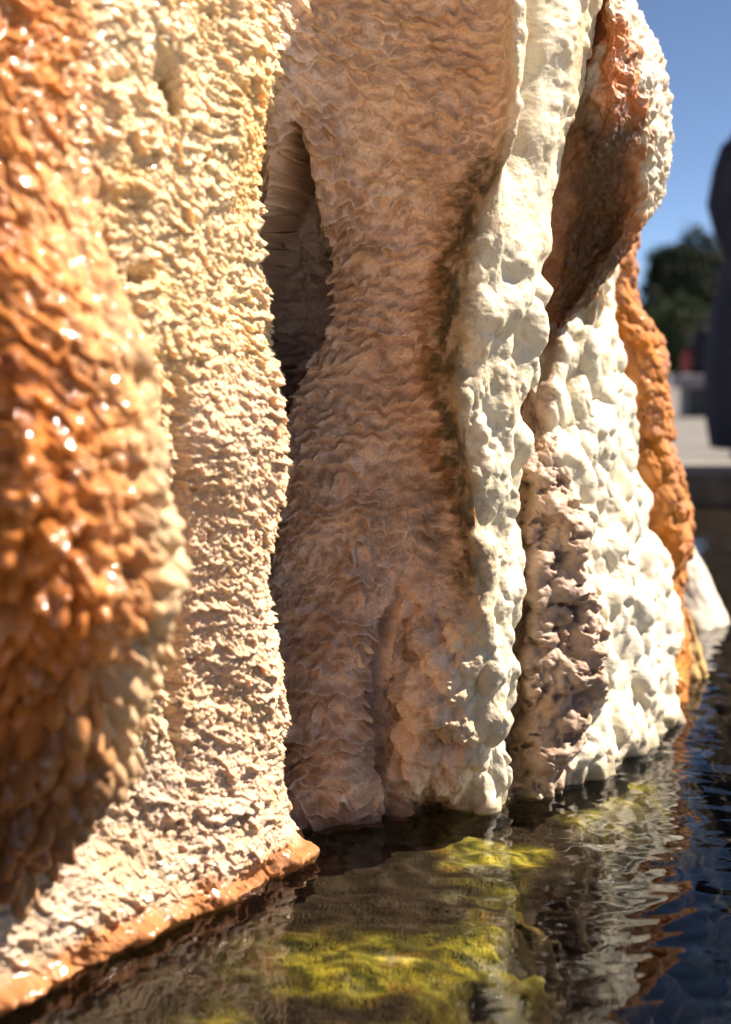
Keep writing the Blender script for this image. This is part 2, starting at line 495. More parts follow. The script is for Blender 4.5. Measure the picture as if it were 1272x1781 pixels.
# ---- orange bulge in front -------------------------------------------------------
edgeO = [(TOP, 120), (0, 130), (200, 150), (400, 190), (560, 250), (640, 285), (720, 296), (800, 292), (900, 290), (960, 298), (1040, 296), (1100, 285), (1180, 266),
         (1260, 240), (1330, 212), (1400, 176), (1470, 128), (1540, 82), (1610, 42), (1700, -10), (1800, -60)]
def build_orange():
    e = curve(edgeO)
    yy = [TOP, 0, 200, 400, 600, 800, 950, 1050, 1150, 1250, 1350, 1450, 1550, 1650, 1800]
    def rl(f, Ds):
        return [(y, float(e(y)) * f[0] + f[1], D) for y, D in zip(yy, Ds)]
    base = np.array([1.10, 1.10, 1.10, 1.08, 1.05, 1.03, 1.02, 1.02, 1.03, 1.045, 1.07, 1.10, 1.14, 1.17, 1.2])
    def off(top, low):
        t = np.clip((np.array(yy) - 100) / 600., 0, 1)
        return top + (low - top) * t
    tl = np.clip((np.array(yy) - 1050) / 350., 0, 1)
    rails = [rl((1, -620), base + .10 + .2*tl), rl((1, -430), base - .02 + .13*tl), rl((1, -260), base - .035 + .08*tl), rl((1, -130), base - .01 + .035*tl),
             rl((1, -50), base + off(.06, .035)), rl((1, -6), base + off(.11, .085)), rl((1, -18), base + off(.2, .16)), rl((1, -120), base + off(.3, .30))]
    G = loft(rails, [15, 60, 85, 85, 60, 30, 20], TOP, 1800, int(900 * DETAIL))
    s = arc(G); z = G[..., 2]; x, y = G[..., 0], G[..., 1]
    PX, PY = project(G)
    n = gnormals(blur(G, 5))
    low = sm(650, 1000, PY)
    big = fbm(x*10, y*10, z*8, 3, 60)
    h1, lip1, r1 = shingle(s, z + .5*s, .030, .022, 61, rag=.3, decay=.9, curl=1.0)
    k1, rk = domes(s, z, .0135, 62, aspect=1.15)
    k2, rk2 = domes(s + .3*z, z, .0105, 63, aspect=1.2)
    rough = fbm(x*90, y*90, z*90, 3, 64)
    mid = fbm(x*34, y*34, z*40, 2, 66)
    eg = sm(-75, -10, PX - e(PY))
    d = .018*big + .011*h1*(1 - .9*low)*(1 - .92*eg) + .005*k1*eg + .022*k1*(.2+.8*low)*sm(-.8, 0, mid) + .007*k2*(.5+.5*low) + .0008*rough + .004*mid
    d = d - np.percentile(d, 78)
    G2 = G + n*d[..., None]
    G2[..., 2] -= .005*k1*low
    c = vary(z.shape, C(.40, .122, .012), G, 70, 16, .35, .12)
    dark = sm(.1, .6, fbm(x*22, y*22, z*26, 3, 72))
    c = lerp(c, c*0 + C(.22, .05, .010), .7*dark)
    pale = sm(-.05, .45, fbm(x*9, y*9, z*9, 3, 73)) * sm(1100, 500, PY)
    c = lerp(c, c*0 + C(.48, .20, .055), .5*pale)
    edgex = PX - e(PY) + 45*fbm(x*14, y*14, z*9, 3, 74)
    peach = sm(-190, -70, edgex)
    c = lerp(c, c*0 + C(.50, .25, .09), .6*peach)
    cream = sm(-95 + 30*low, -20 + 6*low, edgex)*(.3 + .7*sm(450, 800, PY))
    c = lerp(c, vary(z.shape, C(.52, .37, .21), G, 75, 14, .2), .95*cream)
    c = c*(.72 + .56*rk)[..., None]
    lowshade = sm(1230, 1420, PY + .35*(200-PX) + 70*fbm(x*14, y*14, z*14, 3, 76))  # shade under the bulge's lower left, put into the colour
    c = lerp(c, c*0 + C(.16, .05, .012), .55*lowshade)
    wet = (.15 + .85*sm(-.05, .25, fbm(x*55, y*55, z*55, 3, 77))) * sm(.9, .2, cream)
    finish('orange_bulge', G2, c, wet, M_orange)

# ---- tan wall and the white flow: one sheet, split where the stain runs ------------
edgeB = [(TOP, 1010), (0, 1045), (60, 1040), (120, 1030), (180, 1014), (250, 986), (330, 965), (400, 955), (480, 946), (540, 941), (620, 931), (700, 917), (800, 905), (900, 896),
         (960, 902), (1000, 905), (1080, 895), (1150, 897), (1200, 890), (1250, 884), (1310, 890), (1360, 880), (1400, 862), (1520, 845)]
split = curve([(TOP, 850), (0, 856), (120, 862), (200, 868), (290, 838), (350, 812), (430, 788), (520, 772), (620, 766), (700, 768), (780, 776), (880, 792), (960, 806), (1060, 808), (1150, 800), (1260, 800), (1400, 792), (1500, 790)])
HOLLOW = [(462, 352), (478, 300), (490, 248), (508, 205), (524, 232), (540, 300), (556, 380), (572, 455), (574, 520), (562, 590), (528, 640), (502, 690), (490, 740), (430, 760), (400, 600), (420, 420)]
def poly_sdf(px, py, poly):
    """Signed distance in the plane of the picture rows/columns; negative inside."""
    d = np.full(px.shape, 1e9); inside = np.zeros(px.shape, bool)
    for (x0, y0), (x1, y1) in zip(poly, poly[1:] + poly[:1]):
        ex, ey = x1 - x0, y1 - y0
        t = np.clip(((px-x0)*ex + (py-y0)*ey) / (ex*ex + ey*ey), 0, 1)
        d = np.minimum(d, (px - x0 - t*ex)**2 + (py - y0 - t*ey)**2)
        cond = ((y0 > py) != (y1 > py)) & (px < (x1-x0)*(py-y0)/((y1-y0) if y1 != y0 else 1e-9) + x0)
        inside ^= cond
    return np.where(inside, -np.sqrt(d), np.sqrt(d))

def build_wall():
    yy = [TOP, 0, 150, 300, 450, 600, 750, 900, 1050, 1200, 1320]
    def mkb(pxs, Ds, base):
        r = [(y, float(px), D) for y, px, D in zip(yy, pxs, Ds)]
        dw = float(DW(base[0]))
        return r + [(base[0], base[1], dw), (base[0] + 150, base[1], dw)]
    sp = [float(split(y)) for y in yy]
    rails = [
        mkb([330]*11, [1.72, 1.72, 1.75, 1.80, 1.85, 1.86, 1.86, 1.86, 1.86, 1.85, 1.84], (1395, 330)),
        mkb([455, 455, 452, 450, 450, 455, 465, 465, 450, 460, 470], [1.53, 1.53, 1.56, 1.62, 1.69, 1.71, 1.70, 1.69, 1.68, 1.67, 1.66], (1440, 470)),
        mkb([520, 520, 522, 540, 560, 560, 530, 520, 520, 530, 530], [1.56, 1.56, 1.58, 1.64, 1.70, 1.70, 1.68, 1.665, 1.66, 1.645, 1.635], (1447, 525)),
        mkb([600, 600, 605, 620, 630, 635, 630, 620, 610, 610, 605], [1.60, 1.60, 1.62, 1.655, 1.68, 1.675, 1.66, 1.65, 1.645, 1.635, 1.63], (1436, 600)),
        mkb([700, 700, 705, 710, 705, 700, 700, 700, 690, 680, 665], [1.63, 1.63, 1.635, 1.65, 1.665, 1.665, 1.655, 1.65, 1.66, 1.67, 1.68], (1420, 665)),
        mkb([p - 35 for p in sp[:8]] + [765, 745, 735], [1.635, 1.635, 1.635, 1.64, 1.645, 1.645, 1.645, 1.645, 1.64, 1.635, 1.65], (1402, 740)),
        mkb([p + 28 for p in sp[:8]] + [830, 825, 815], [1.60, 1.60, 1.60, 1.605, 1.60, 1.60, 1.605, 1.61, 1.615, 1.625, 1.652], (1408, 815)),
        mkb([905, 910, 908, 895, 880, 868, 855, 855, 865, 862, 858], [1.61, 1.61, 1.61, 1.615, 1.61, 1.61, 1.62, 1.63, 1.63, 1.645, 1.675], (1412, 848)),
        [(y, px, float(d)) for (y, px), d in zip(edgeB, curve([(TOP, 1.74), (150, 1.74), (250, 1.70), (500, 1.69), (1000, 1.70), (1300, 1.715), (1400, float(DW(1398))), (1520, float(DW(1398)))])([q[0] for q in edgeB]))],
        [(y, px - 14, 1.80) for y, px in edgeB],
        [(y, px - 70, 2.0) for y, px in edgeB],
    ]
    G = loft(rails, [25, 45, 50, 62, 52, 40, 40, 50, 22, 14], TOP, 1560, int(1120 * DETAIL))
    PX, PY = project(G)
    s = arc(G); z = G[..., 2]; x, y = G[..., 0], G[..., 1]
    n = gnormals(blur(G, 6))
    wn_ = fbm(x*24, y*24, z*24, 3, 100)
    wsp = PX - split(PY) + 20*wn_
    white = sm(-10, 36, wsp)
    lowl = sm(930, 1080, PY + .35*(650-PX)) * sm(630, 700, PX + .12*(PY-1200))      # lumpy lower centre
    terr = (1-white) * (1-.85*lowl) * (.35 + .65*sm(0, -70, wsp))
    big = fbm(x*10, y*10, z*8, 3, 101)
    h1, lip1, r1 = shingle(s, z, .046, .023, 102, rag=.26, decay=.75, curl=1.15, drop=.6)
    h2, lip2, r2 = shingle(s, z, .022, .0115, 103, rag=.42, decay=.7, curl=1.0, drop=.7)
    rough = fbm(x*140, y*140, z*140, 4, 104, .6)
    mid = fbm(x*32, y*32, z*42, 3, 105); soft = perlin(x*22, y*22, z*18, 118)
    fine = sm(-.2, .4, fbm(x*9, y*9, z*9, 2, 106))
    sw = .010*perlin(x*9, y*9, z*9, 117); vz = sm(-.35, .35, perlin(x*11, y*11, z*9, 116))
    k1, rk1 = domes(s + .006*soft + sw, z + sw, .034, 107, aspect=1.3)
    k2, rk2 = domes(s, z + .004*soft, .019, 108, aspect=1.3)
    k3, rk3 = domes(s + .007*soft, z - .007*soft, .022, 109, aspect=1.1)
    down = sm(300, 560, PY)
    ht, lipt = terraces(s + .0035*perlin(x*85, y*85, z*85, 139), z + .0028*perlin(x*110, y*110, z*110, 140) + .0012*perlin(x*240, y*240, z*240, 141), .0172, 112, wave=.026, amp=.6)
    rowm = np.clip(sm(380, 500, PY)*sm(930, 820, PY) + sm(-.25, .05, fbm(x*7, y*7, z*7, 2, 113)), 0, 1)
    lip1 = lip1*(1-rowm) + lipt*rowm; h1 = h1*(1-rowm) + 1.05*ht*rowm
    grit = perlin(x*330, y*330, z*330, 114) + .7*perlin(x*620, y*620, z*620, 115)
    dt = .0011*grit + .026*h1*(1-.25*fine) + .008*h1*rowm + .005*h2*(.4+.8*fine) + .0024*rough + .003*mid
    dl = .026*k3 + .011*k2 + .0060*rough + .006*mid - .006*sm(.3, .6, fbm(x*60, y*60, z*60, 3, 133)) + .001*grit
    dwh = .0012*fbm(x*80, y*80, z*80, 3, 136, .5) + .0003*grit + (.001 + .023*down)*k1*(.35+.65*vz)*sm(-.5, .3, soft + .15) + .009*k2*(.42+.65*down*(1-.6*vz) + .9*sm(960, 1000, PX)*sm(300, 180, PY))*sm(-.3, .5, wn_) + .0004*rough + .006*soft
    # two upright ribs of the white flow
    rib = np.exp(-((PX - (curve([(TOP, 915), (0, 905), (120, 903), (220, 893), (320, 870), (460, 860), (700, 850)])(PY)))/22)**2) * sm(420, 240, PY)
    gro = np.exp(-((PX - (curve([(TOP, 948), (0, 940), (120, 934), (230, 918), (330, 905), (600, 905)])(PY)))/16)**2) * sm(380, 240, PY)
    d = .010*big + dt*terr + dl*(1-white)*lowl + dwh*white + .016*rib*(1 + .55*perlin(z/.022, s*0, 0*s, 135)) - .018*gro
    # groove between the terraced wall and the lumpy lower part
    gl = np.exp(-((PX - curve([(900, 690), (1000, 700), (1080, 672), (1200, 652), (1300, 660), (1420, 668)])(PY) - 8*wn_)/9)**2) * sm(980, 1080, PY)
    d = d - .022*gl
    d = d - np.percentile(d, 72)
    G2 = G + n*d[..., None]
    G2[..., 2] -= .4*.018*h1*terr
    # the hollow behind the cream column
    sd = poly_sdf(PX, PY, HOLLOW) + 9*fbm(x*45, y*45, z*45, 3, 110) + 8*(h1-.4)
    hol = sm(3, -16, sd)
    G2 = G2 + hol[..., None]*np.array([.04, .17, .01]) 
    G2 = G2 + (hol*.03*fbm(PX/60., PY/60., z*0, 3, 111))[..., None]*np.array([0, 1, 0])
    hx, hy, hz = G2[..., 0], G2[..., 1], G2[..., 2]
    G2 = G2 + (hol*.020*fbm(hx*32, hy*18, hz*26, 4, 142, .55))[..., None]*np.array([-.8, -.5, .1])
    # colour
    c = vary(z.shape, C(.87, .635, .47), G, 120, 14, .25, .08)
    orr = sm(-.15, .4, fbm(x*12, y*12, z*9, 3, 121) + .5*sm(450, 150, PY)*sm(560, 700, PX) - .12)
    c = lerp(c, c*0 + C(.70, .43, .235), .55*orr)
    pk = sm(.0, .5, fbm(x*20, y*20, z*20, 3, 122))
    c = lerp(c, c*0 + C(.80, .58, .47), .6*pk)
    dk = sm(.25, .6, fbm(x*40, y*40, z*60, 3, 123)) * .45
    c = lerp(c, c*0 + C(.24, .14, .08), dk)
    c = c*(1 + .14*np.clip(grit, -1.4, 1.2))[..., None]
    inter = sm(.50, .22, lip1) * sm(.01, .06, lip1) * sm(-.45, .25, fbm(x*55, y*55, z*80, 4, 119, .6))  # brown cup pigment; it and the pale rims are boosted to replace missing shade
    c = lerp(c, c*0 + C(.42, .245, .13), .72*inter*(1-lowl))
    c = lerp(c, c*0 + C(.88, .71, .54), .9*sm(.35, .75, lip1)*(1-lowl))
    cl = vary(z.shape, C(.82, .58, .40), G, 124, 22, .3, .1)
    cl = lerp(cl, cl*0 + C(.28, .16, .07), .6*sm(.05, .5, fbm(x*45, y*45, z*45, 4, 132)))
    cl = cl*(1 + .12*np.clip(grit, -1.4, 1.2))[..., None]
    cl = cl*(.72 + .5*rk3)[..., None]
    cl = lerp(cl, cl*0 + C(.84, .64, .46), .6*sm(.55, .95, k3)*sm(-.2, .3, mid))  # knob tops lightened in colour to replace weak relief shading
    c = lerp(c, cl, lowl)
    wh = vary(z.shape, C(.69, .62, .47), G, 125, 12, .08, .05)
    warm = sm(.0, .5, fbm(x*13, y*13, z*9, 3, 126)) * sm(900, 500, PY)
    wh = lerp(wh, wh*0 + C(.60, .45, .27), .7*warm)
    spw = sm(.02, .4, fbm(x*190, y*190, z*120, 3, 137, .6))
    wh = lerp(wh, wh*0 + C(.44, .33, .18), .6*spw*np.clip(sm(-.2, .3, mid + .2) + .6*sm(110, 30, wsp), 0, 1))
    wh = lerp(wh, wh*0 + C(.60, .43, .24), .6*sm(90, 10, wsp + 25*mid))
    hair = sm(.12, .5, fbm(x*160, y*160, z*80, 3, 127, .6)) * sm(-.1, .4, fbm(x*18, y*18, z*14, 3, 128))
    wh = lerp(wh, wh*0 + C(.30, .26, .20), .6*hair*(.35 + .65*sm(120, 20, wsp)))
    hf = fbm(x*75, y*75, z*150, 4, 134, .7)
    whitec = sm(-22, 46, wsp + 20*hf + 8*mid)
    c = lerp(c, wh, whitec)
    c = lerp(c, c*0 + C(.24, .19, .11), .7*sm(.022, .004, z + .01*mid)*whitec)
    # the stain: rust then near-black algae where the two meet
    on = sm(330, 420, PY)
    rust = np.exp(-((wsp + 20 + 16*hf)/26)**2) * sm(250, 420, PY) * sm(1000, 820, PY)
    c = lerp(c, c*0 + C(.40, .165, .04), .85*rust*sm(-.5, .3, wn_+mid))
    mott = sm(-.25, .3, mid*.7 + hf*.8)
    olv = sm(-38, -8, wsp + 18*hf)*sm(66, 26, wsp + 24*hf + 16*mid)*sm(210, 300, PY)*sm(1130, 980, PY)
    c = lerp(c, vary(z.shape, C(.13, .085, .028), G, 138, 60, .5, .15), .93*olv*(.62+.38*mott))
    blk = np.exp(-((wsp - 6 + 22*hf)/19)**2) * sm(-.12, .3, .12 + mid*.7 + .6*fbm(x*60, y*60, z*30, 3, 129)) * sm(200, 290, PY)*sm(1100, 960, PY)
    c = lerp(c, c*0 + C(.055, .045, .022), .85*blk)
    blk2 = np.exp(-(((PX-752)/30)**2 + ((PY-915)/70)**2)) * sm(-.35, .2, mid)
    c = lerp(c, c*0 + C(.05, .04, .022), .85*blk2)
    yg = lowl*(1-white)*sm(.2, .5, fbm(x*26, y*26, z*26, 3, 130))
    c = lerp(c, c*0 + C(.33, .21, .05), .5*yg)
    hol_pale = hol
    c = lerp(c, vary(z.shape, C(.78, .62, .52), G2, 131, 9, .25), .9*hol_pale)  # stone in the hollow recoloured pale to lift its deep shade
    base = sm(.035, .005, z)
    c = lerp(c, c*.0 + C(.22, .12, .07), .8*base*sm(820, 760, PX))
    c = lerp(c, c*0 + C(.03, .022, .012), sm(-.004, -.02, z))
    wet = .15 + .5*sm(.06, .0, z) + .35*rust + .3*white*sm(.2, .5, mid)
    wet = wet * sm(-.3, .2, mid)
    keep = wsp > 14
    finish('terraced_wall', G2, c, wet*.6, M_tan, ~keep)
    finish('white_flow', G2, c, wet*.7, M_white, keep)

# ---- overhanging dome with the rust streak ------------------------------------------
edgeD = [(TOP, 900), (-180, 985), (-80, 1040), (-20, 1072), (20, 1100), (60, 1132), (100, 1146), (150, 1156), (200, 1165), (235, 1165), (290, 1158), (340, 1147), (375, 1128), (400, 1112), (430, 1090), (470, 1062), (510, 1030), (545, 1000), (575, 966), (640, 930)]
def build_dome():
    yy = [TOP, -150, -50, 50, 150, 230, 300, 360, 420, 480, 540, 640]
    e = curve(edgeD)
    eB = curve(edgeB)
    def rl(f, Ds):
        return [(y, float(eB(y))*(1-f) + float(e(y))*f, D) for y, D in zip(yy, Ds)]
    rails = [
        [(y, 860, 1.95) for y in yy],
        rl(-.45 if False else -.25, [1.80, 1.80, 1.80, 1.80, 1.81, 1.84, 1.87, 1.90, 1.92, 1.95, 1.98, 2.02]),
        rl(.05, [1.76, 1.76, 1.76, 1.76, 1.77, 1.81, 1.85, 1.88, 1.91, 1.94, 1.97, 2.02]),
        rl(.33, [1.78, 1.76, 1.75, 1.74, 1.745, 1.77, 1.84, 1.90, 1.94, 1.97, 1.99, 2.03]),
        rl(.62, [1.84, 1.81, 1.79, 1.78, 1.775, 1.80, 1.85, 1.90, 1.94, 1.97, 1.99, 2.03]),
        rl(.86, [1.92, 1.88, 1.86, 1.85, 1.84, 1.845, 1.86, 1.88, 1.91, 1.94, 1.97, 2.03]),
        [(y, float(e(y)), D) for y, D in zip(yy, [2.05, 2.02, 2.0, 1.98, 1.97, 1.965, 1.965, 1.97, 1.98, 1.99, 2.01, 2.06])],
        [(y, float(e(y)) - 12, 2.12) for y in yy],
        [(y, float(e(y)) - 120, 2.3) for y in yy],
    ]
    G = loft(rails, [10, 20, 36, 40, 36, 26, 22, 14], TOP, 640, int(480 * DETAIL))
    PX, PY = project(G)
    s = arc(G); z = G[..., 2]; x, y = G[..., 0], G[..., 1]
    n = gnormals(blur(G, 5))
    mid = fbm(x*32, y*32, z*32, 3, 150); soft = perlin(x*24, y*24, z*24, 149)
    k1, r1 = domes(s, z, .026, 151, aspect=1.1)
    k2, r2 = domes(s, z, .012, 152)
    h1, lip1, rr = shingle(s, z, .02, .014, 153, rag=.4)
    rough = fbm(x*120, y*120, z*120, 3, 154)
    edge = sm(.45, .75, (PX - eB(PY)) / (e(PY) - eB(PY) + 1))
    strk = fbm(x*90, y*90, z*16, 3, 155)
    d = .008*fbm(x*12, y*12, z*12, 3, 156) + (.008*k1 + .006*k2)*(.45+.55*edge) + .009*fbm(x*50, y*50, z*50, 3, 147) + .004*h1*(1-edge) + .002*strk + .0008*rough + .004*soft
    d = d - np.percentile(d, 70)
    G2 = G + n*d[..., None]
    c = vary(z.shape, C(.58, .48, .35), G, 160, 16, .2, .08)
    # rust streak running down from the top, then a dark patch: stain plus painted overhang shade
    cx = curve([(TOP, 1010), (0, 1040), (100, 1070), (200, 1080), (300, 1064), (400, 1040), (540, 985)])
    wd = curve([(TOP, 24), (0, 32), (100, 38), (200, 52), (300, 68), (400, 88), (600, 110)])
    q = (PX - cx(PY) + 34*mid + 16*strk) / wd(PY)
    st = sm(1.05, .55, np.abs(q))
    rustc = vary(z.shape, C(.50, .145, .022), G, 161, 40, .5, .1)
    c = lerp(c, rustc, .93*st)
    low = sm(130, 260, PY)
    brown = vary(z.shape, C(.30, .12, .045), G, 162, 30, .4, .1)
    c = lerp(c, brown, low*sm(.95, .5, (PX - (1010 + .0*PY))/ (cx(PY)+40-1010+1e-3))*.0 + low*sm(1135, 1085, PX + 25*mid + (PY-300)*.12)*.85)
    dk = np.exp(-(((PX-1052 + .12*(PY-300) + 25*mid)/58)**4)) * sm(170, 240, PY + 30*mid) * sm(-.35, .1, mid + .4*strk + .45)
    c = lerp(c, vary(z.shape, C(.045, .026, .014), G, 163, 60, .5), .9*dk)
    dk2 = sm(.15, .5, fbm(x*50, y*50, z*30, 3, 164)) * st
    c = lerp(c, c*0 + C(.12, .055, .02), .7*dk2)
    wet = np.clip(st*.9*sm(320, 150, PY) + .25*st + sm(200, 60, PY)*.7, 0, 1) * sm(-.3, .2, mid)
    finish('overhanging_dome', G2, c, wet, M_dome)

# ---- white mound, its pink side darkened to paint shade ---------------------------------------------
edgeE = [(430, 1080), (480, 1070), (540, 1064), (590, 1080), (640, 1092), (700, 1104), (780, 1112), (850, 1122), (920, 1140), (1000, 1164), (1060, 1180), (1120, 1192), (1160, 1180), (1200, 1180), (1240, 1188), (1300, 1200)]
def build_mound():
    yy = [430, 520, 600, 700, 800, 900, 1000, 1100, 1200, 1290]
    def mkb(pxs, Ds, base):
        r = [(y, float(px), D) for y, px, D in zip(yy, pxs, Ds) if y < base[0] - 20]
        dw = float(DW(base[0]))
        return r + [(base[0], base[1], dw), (base[0] + 150, base[1] + 5, dw)]
    rails = [
        mkb([840]*10, [2.1]*10, (1330, 830)),
        mkb([945, 940, 925, 905, 890, 880, 880, 880, 870, 865], [2.12, 2.05, 1.97, 1.92, 1.90, 1.88, 1.87, 1.86, 1.85, 1.83], (1388, 868)),
        mkb([965, 965, 955, 945, 935, 930, 935, 940, 935, 935], [2.12, 2.04, 1.95, 1.90, 1.87, 1.85, 1.83, 1.82, 1.80, 1.79], (1380, 930)),
        mkb([1000, 1000, 1000, 1000, 1000, 1005, 1010, 1030, 1035, 1030], [2.12, 2.04, 1.95, 1.91, 1.88, 1.86, 1.85, 1.84, 1.825, 1.81], (1366, 1020)),
        mkb([1035, 1030, 1035, 1045, 1055, 1065, 1080, 1090, 1095, 1090], [2.10, 2.04, 1.97, 1.96, 1.95, 1.945, 1.94, 1.93, 1.91, 1.90], (1338, 1080)),
        mkb([1060, 1050, 1065, 1082, 1092, 1110, 1130, 1145, 1150, 1145], [2.05, 2.03, 2.03, 2.04, 2.04, 2.04, 2.04, 2.04, 2.03, 2.03], (1298, 1135)),
        [(y, px, float(d)) for (y, px), d in zip(edgeE, curve([(430, 2.14), (700, 2.16), (1000, 2.18), (1200, 2.19), (1248, float(DW(1248))), (1300, float(DW(1248)))])([q[0] for q in edgeE]))],
        [(y, px - 14, 2.30) for y, px in edgeE],
        [(y, px - 100, 2.45) for y, px in edgeE],
    ]
    G = loft(rails, [15, 35, 45, 45, 40, 36, 20, 12], 430, 1500, int(680 * DETAIL))
    PX, PY = project(G)
    s = arc(G); z = G[..., 2]; x, y = G[..., 0], G[..., 1]
    n = gnormals(blur(G, 6))
    mid = fbm(x*28, y*28, z*28, 3, 200); soft = perlin(x*18, y*18, z*16, 199)
    wp = .006*soft + .012*perlin(x*9, y*9, z*9, 198); vz = sm(-.35, .35, perlin(x*11, y*11, z*8, 197))
    k1, r1 = domes(s + wp, z + wp, .031, 202, aspect=1.15)
    k2, r2 = domes(s + wp, z - wp, .022, 203, aspect=1.2)
    k3, r3 = domes(s, z, .011, 204)
    rough = fbm(x*110, y*110, z*110, 4, 205, .6)
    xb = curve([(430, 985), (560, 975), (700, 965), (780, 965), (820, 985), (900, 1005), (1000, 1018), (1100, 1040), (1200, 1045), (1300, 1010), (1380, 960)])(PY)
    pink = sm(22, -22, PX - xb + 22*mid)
    rag = pink * sm(640, 820, PY)
    d = .014*soft + .022*k1*(.35+.65*vz) + .014*k2*(1.15-.65*vz+.5*rag)*sm(-.5, .3, soft + .3*pink) + .0013*fbm(x*75, y*75, z*75, 3, 196, .5) + .0004*perlin(x*300, y*300, z*300, 195) + .0045*k3*(.12+1.2*rag) + .0004*rough*(1+6*rag) + .004*mid*rag - .012*rag*sm(.15, .5, fbm(x*45, y*45, z*60, 3, 206))
    d = d + .03*pink*sm(790, 840, PY)*sm(0, 40, PX-900) * .6
    d = d - np.percentile(d, 72)
    G2 = G + n*d[..., None]
    G2[..., 2] -= .005*k2 + .006*k1*rag
    c = vary(z.shape, C(.68, .61, .475), G, 210, 12, .10, .05)
    sp = sm(.1, .5, fbm(x*150, y*150, z*110, 3, 215, .6))*sm(-.15, .35, fbm(x*16, y*16, z*16, 3, 216))
    c = lerp(c, c*0 + C(.45, .34, .18), .7*sp)
    c = lerp(c, c*0 + C(.72, .58, .36), .5*sm(0, .45, fbm(x*12, y*12, z*12, 3, 217)))
    stn = sm(.15, .55, fbm(x*35, y*35, z*35, 3, 211)) * sm(1180, 950, PX)
    c = lerp(c, c*0 + C(.52, .42, .26), .55*stn)
    pink_shade = vary(z.shape, C(.36, .25, .185), G, 212, 20, .25, .06)  # pink stone, darkened so the colour holds this side's shade
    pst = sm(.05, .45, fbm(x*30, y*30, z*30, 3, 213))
    pink_shade = lerp(pink_shade, pink_shade*0 + C(.30, .17, .08), .6*pst)
    c = lerp(c, pink_shade, pink*sm(520, 700, PY + 40*mid))
    dkl = sm(938, 905, PX + 14*mid - (PY-1000)*-.0) * sm(560, 640, PY)
    c = lerp(c, vary(z.shape, C(.16, .09, .04), G, 214, 30, .5), .8*dkl)
    brn = np.exp(-(((PX-955)/26)**2 + ((PY-585)/60)**2))
    c = lerp(c, c*0 + C(.26, .13, .04), .8*brn)
    dkb = sm(.032, .004, z + .012*mid)
    c = lerp(c, c*0 + C(.22, .17, .10), .75*dkb)
    c = lerp(c, c*0 + C(.05, .04, .02), sm(-.002, -.015, z))
    wet = .3*sm(0, .5, mid) + .6*brn + .3*sm(.05, 0, z)
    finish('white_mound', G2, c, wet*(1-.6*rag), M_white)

# ---- orange column at the back ---------------------------------------------------------
edgeF = [(300, 1118), (390, 1112), (430, 1108), (480, 1106), (530, 1116), (560, 1138), (590, 1154), (650, 1160), (700, 1170), (760, 1170), (800, 1180), (850, 1196), (900, 1204), (950, 1204), (990, 1192), (1040, 1186), (1100, 1196), (1150, 1200), (1200, 1196), (1230, 1190), (1300, 1190)]
def build_back():
    Dr = curve([(300, 2.28), (700, 2.34), (1000, 2.36), (1225, float(DW(1225))), (1300, float(DW(1225)))])
    rails = [[(y, px - 200, 2.5) for y, px in edgeF],
             [(y, px - 110, float(Dr(y)) - .02) for y, px in edgeF],
             [(y, px - 55, float(Dr(y)) - .05) for y, px in edgeF],
             [(y, px - 14, float(Dr(y)) - .03) for y, px in edgeF],
             [(y, px, float(Dr(y)) + .04) for y, px in edgeF],
             [(y, px - 10, float(Dr(y)) + .14) for y, px in edgeF],
             [(y, px - 120, float(Dr(y)) + .3) for y, px in edgeF]]
    G = loft(rails, [10, 26, 34, 22, 14, 12], 300, 1300, int(420 * DETAIL))
    PX, PY = project(G)
    s = arc(G); z = G[..., 2]; x, y = G[..., 0], G[..., 1]
    n = gnormals(blur(G, 5))
    k1, r1 = domes(s, z, .026, 251, aspect=.9)
    h1, lip1, rr = shingle(s, z, .03, .02, 252, rag=.3)
    mid = perlin(x*22, y*22, z*22, 253)
    d = .013*k1 + .008*h1 + .009*mid
    d = d - np.percentile(d, 70)
    G2 = G + n*d[..., None]
    G2[..., 2] -= .006*k1
    c = vary(z.shape, C(.43, .15, .016), G, 260, 18, .3, .1)
    c = lerp(c, c*0 + C(.28, .085, .015), .6*sm(.1, .5, mid))
    c = lerp(c, c*0 + C(.50, .23, .08), .5*sm(.0, .5, fbm(x*20, y*20, z*20, 3, 262)))
    finish('orange_column', G2, c, .8*sm(-.3, .2, mid), M_orange)

# ---- rock body behind ------------------------------------------------------------------
def build_core():
    th = np.linspace(0, 2*np.pi, 120)
    zz = np.linspace(-.35, 1.0, 90)
    t = np.concatenate([np.zeros(70), np.linspace(0, 1, 30)])
    rows = np.concatenate([np.linspace(-.35, 1.05, 70), 1.05 + .3*np.sin(np.linspace(0, np.pi/2, 30))])
    rad = np.concatenate([np.linspace(1.08, 1.0, 70), np.cos(np.linspace(0, np.pi/2, 30)) + 1e-3])
    A, R = np.meshgrid(th, rad); _, Z = np.meshgrid(th, rows)
    X = -.30 + .50*R*np.cos(A); Y = 2.38 + .36*R*np.sin(A)
    d = .04*fbm(X*6, Y*6, Z*6, 4, 300) + .012*fbm(X*30, Y*30, Z*40, 3, 301)
    G = np.stack([X + d*np.cos(A), Y + d*np.sin(A), Z], -1)
    c = vary(Z.shape, C(.42, .28, .18), G, 302, 8, .3)
    finish('rock_body', G, c, 0*Z, M_tan)

build_cream(); build_orange(); build_wall(); build_dome(); build_mound(); build_back(); build_core()

